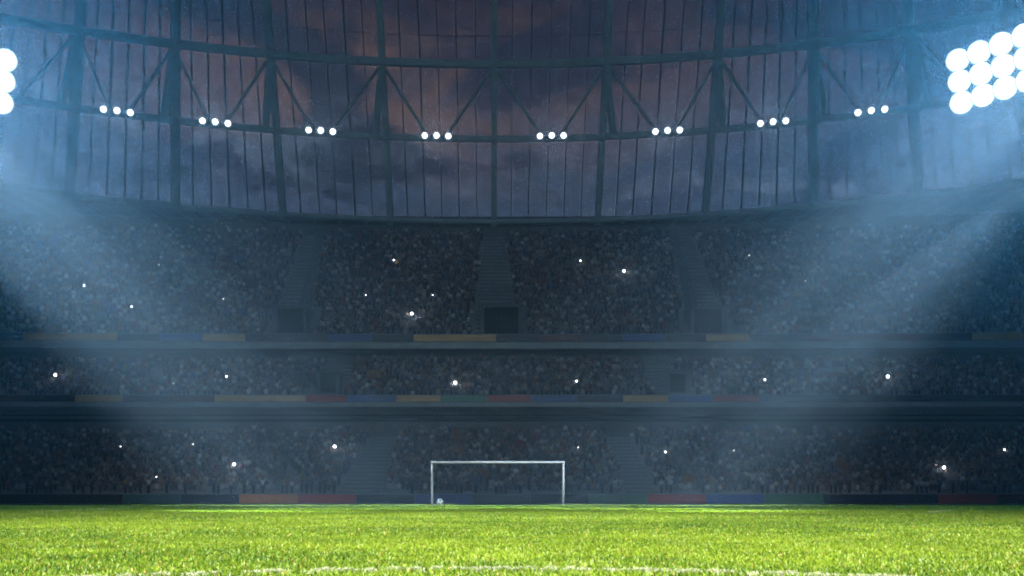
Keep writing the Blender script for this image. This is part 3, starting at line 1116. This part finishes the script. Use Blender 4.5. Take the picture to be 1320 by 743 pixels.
FL = [
    (804, 351, 3, 'biggest and brightest white flash in the upper tier, right of the middle'),
    (531, 406, 3, 'bright white flash low in the upper tier, left of the central doorway'),
    (587, 495, 3, 'bright white flash in the middle tier above the goal'),
    (1143, 487, 3, 'bright white flash in the dark right end of the middle tier'),
    (73, 485, 3, 'bright white flash in the dark left end of the middle tier'),
    (303, 600, 3, 'bright white flash in the lower tier above the orange board'),
    (432, 577, 3, 'bright flash in the lower tier just left of the left stairway'),
    (1215, 604, 3, 'bright white flash in the dark right end of the lower tier'),
    (508, 337, 2, 'medium flash high in the upper tier, left of the centre gangway'),
    (748, 338, 2, 'medium flash in the upper tier just left of its biggest flash'),
    (110, 370, 2, 'leftmost flash in the upper tier, halfway up the seats'),
    (171, 397, 2, 'medium flash in the left upper tier, lower than the leftmost one'),
    (743, 493, 2, 'medium flash in the middle tier right of the goal'),
    (985, 491, 2, 'medium flash in the middle tier right of the right doorway'),
    (293, 487, 2, 'medium flash in the middle tier left of the left doorway'),
    (1293, 581, 2, 'rightmost flash of the lower tier, high in the rows'),
    (857, 584, 2, 'medium flash in the lower tier right of the right stairway'),
    (965, 331, 1, 'faint flash high in the upper tier on the right'),
    (1037, 364, 1, 'rightmost faint flash in the upper tier'),
    (472, 382, 1, 'faint flash in the upper tier left of the low bright flash'),
    (558, 382, 1, 'faint flash in the upper tier just left of the central doorway'),
    (206, 343, 1, 'faint flash highest in the left part of the upper tier'),
    (289, 387, 1, 'faint flash in the upper tier left of the left doorway'),
    (157, 577, 1, 'leftmost faint flash high in the lower tier'),
    (250, 574, 1, 'faint flash in the lower tier up and left of its bright one'),
    (225, 496, 1, 'faint flash in the middle tier left of the medium one'),
    (745, 578, 1, 'faint flash in the lower tier above the right goal post'),
    (203, 616, 1, 'faint flash low in the lower tier on the left'),
    (945, 582, 1, 'faint flash in the lower tier right of the medium one'),
]
for px, py, s, lab in FL:
    p, t = on_tier(px, py)
    p.y -= 0.35
    p.z += 0.06
    c = thing('camera', lab.replace(' flash', ' camera flash', 1) if len(lab.split()) < 16 else lab, 'camera', p, 'spectator cameras flashing in the crowd')
    MB().box(p.x - 0.09, p.x + 0.09, p.y + 0.05, p.y + 0.12, p.z - 0.16, p.z - 0.04).build('camera_body', M['camera_body'], c)
    MB().tube(p + Vector((0, -0.02, -0.1)), p + Vector((0, 0.05, -0.1)), 0.04, n=8).build('camera_lens', M['camera_body'], c)
    r = {3: 0.16, 2: 0.085, 1: 0.045}[s]
    MB().tube(p + Vector((0, 0.03, 0.02)), p + Vector((0, 0.0, 0.02)), r * 0.6, r, n=10).build('flash_head', M['flash'], c)
    if s >= 3:
        point(p + Vector((0, -0.7, 0.15)), {3: 13, 2: 4}[s], (0.75, 0.88, 1.0), 0.1, 'flash_light')

for px, py, wd, c, lab in ((590, 563, 1.2, 'orange', 'small orange flag at the back of the lower tier above the goal'), (590, 579, 1.3, 'orange', 'orange flag held in the lower tier just above the crossbar'),
                           (623, 607, 1.2, 'orange', 'dull orange flag seen through the goal frame'), (888, 615, 1.5, 'orange', 'orange banner low in the lower tier right of the goal'),
                           (1085, 598, 1.7, 'orange', 'tilted orange banner in the right end of the lower tier'), (483, 482, 1.6, 'ochre', 'pale ochre banner in the middle tier right of the left doorway'),
                           (672, 571, 1.2, 'red', 'dark red flag held at the back of the lower tier')):
    p, t = on_tier(px, py)
    p.y -= 0.3
    g = thing('flag', lab, 'flag', p - Vector((0, 0, 0.6)), 'flags held up in the crowd')
    MB().tube(p + Vector((-wd / 2, 0, -0.8)), p + Vector((-wd / 2, 0, 0.45)), 0.02, n=6).build('pole', M['housing'], g)
    top, bot, top2, bot2 = [], [], [], []
    for i in range(9):
        f = i / 8
        x = -wd / 2 + wd * f
        yy = 0.10 * math.sin(f * 7 + px) * f
        dz_ = -0.28 * f * (1 if px > 600 else 0.4)
        top.append(p + Vector((x, yy, 0.40 + dz_)))
        bot.append(p + Vector((x, yy, -0.40 + dz_ * 1.2)))
    top2 = [q + Vector((0, 0.015, 0)) for q in top]
    bot2 = [q + Vector((0, 0.015, 0)) for q in bot]
    MB().strip(top, bot).strip(top2, bot2).strip(top, top2).strip(bot, bot2).build('cloth', FM[c], g)

# ------------------------------------------------------------------ haze
hz, t = new_mat("haze_air")
pv = t.n('ShaderNodeVolumePrincipled')
pv.inputs['Color'].default_value = (0.49, 0.74, 0.96, 1)
pv.inputs['Density'].default_value = HAZE_DENSITY
pv.inputs['Anisotropy'].default_value = 0.84
o = t.n('ShaderNodeOutputMaterial')
t.t.links.new(pv.outputs[0], o.inputs['Volume'])
hb = MB().box(-200, 200, -130, 240, -1.0, 74.0).build('haze', hz, None, 'stuff')
tag(hb, 'thin bluish night haze filling the whole stadium', 'haze')
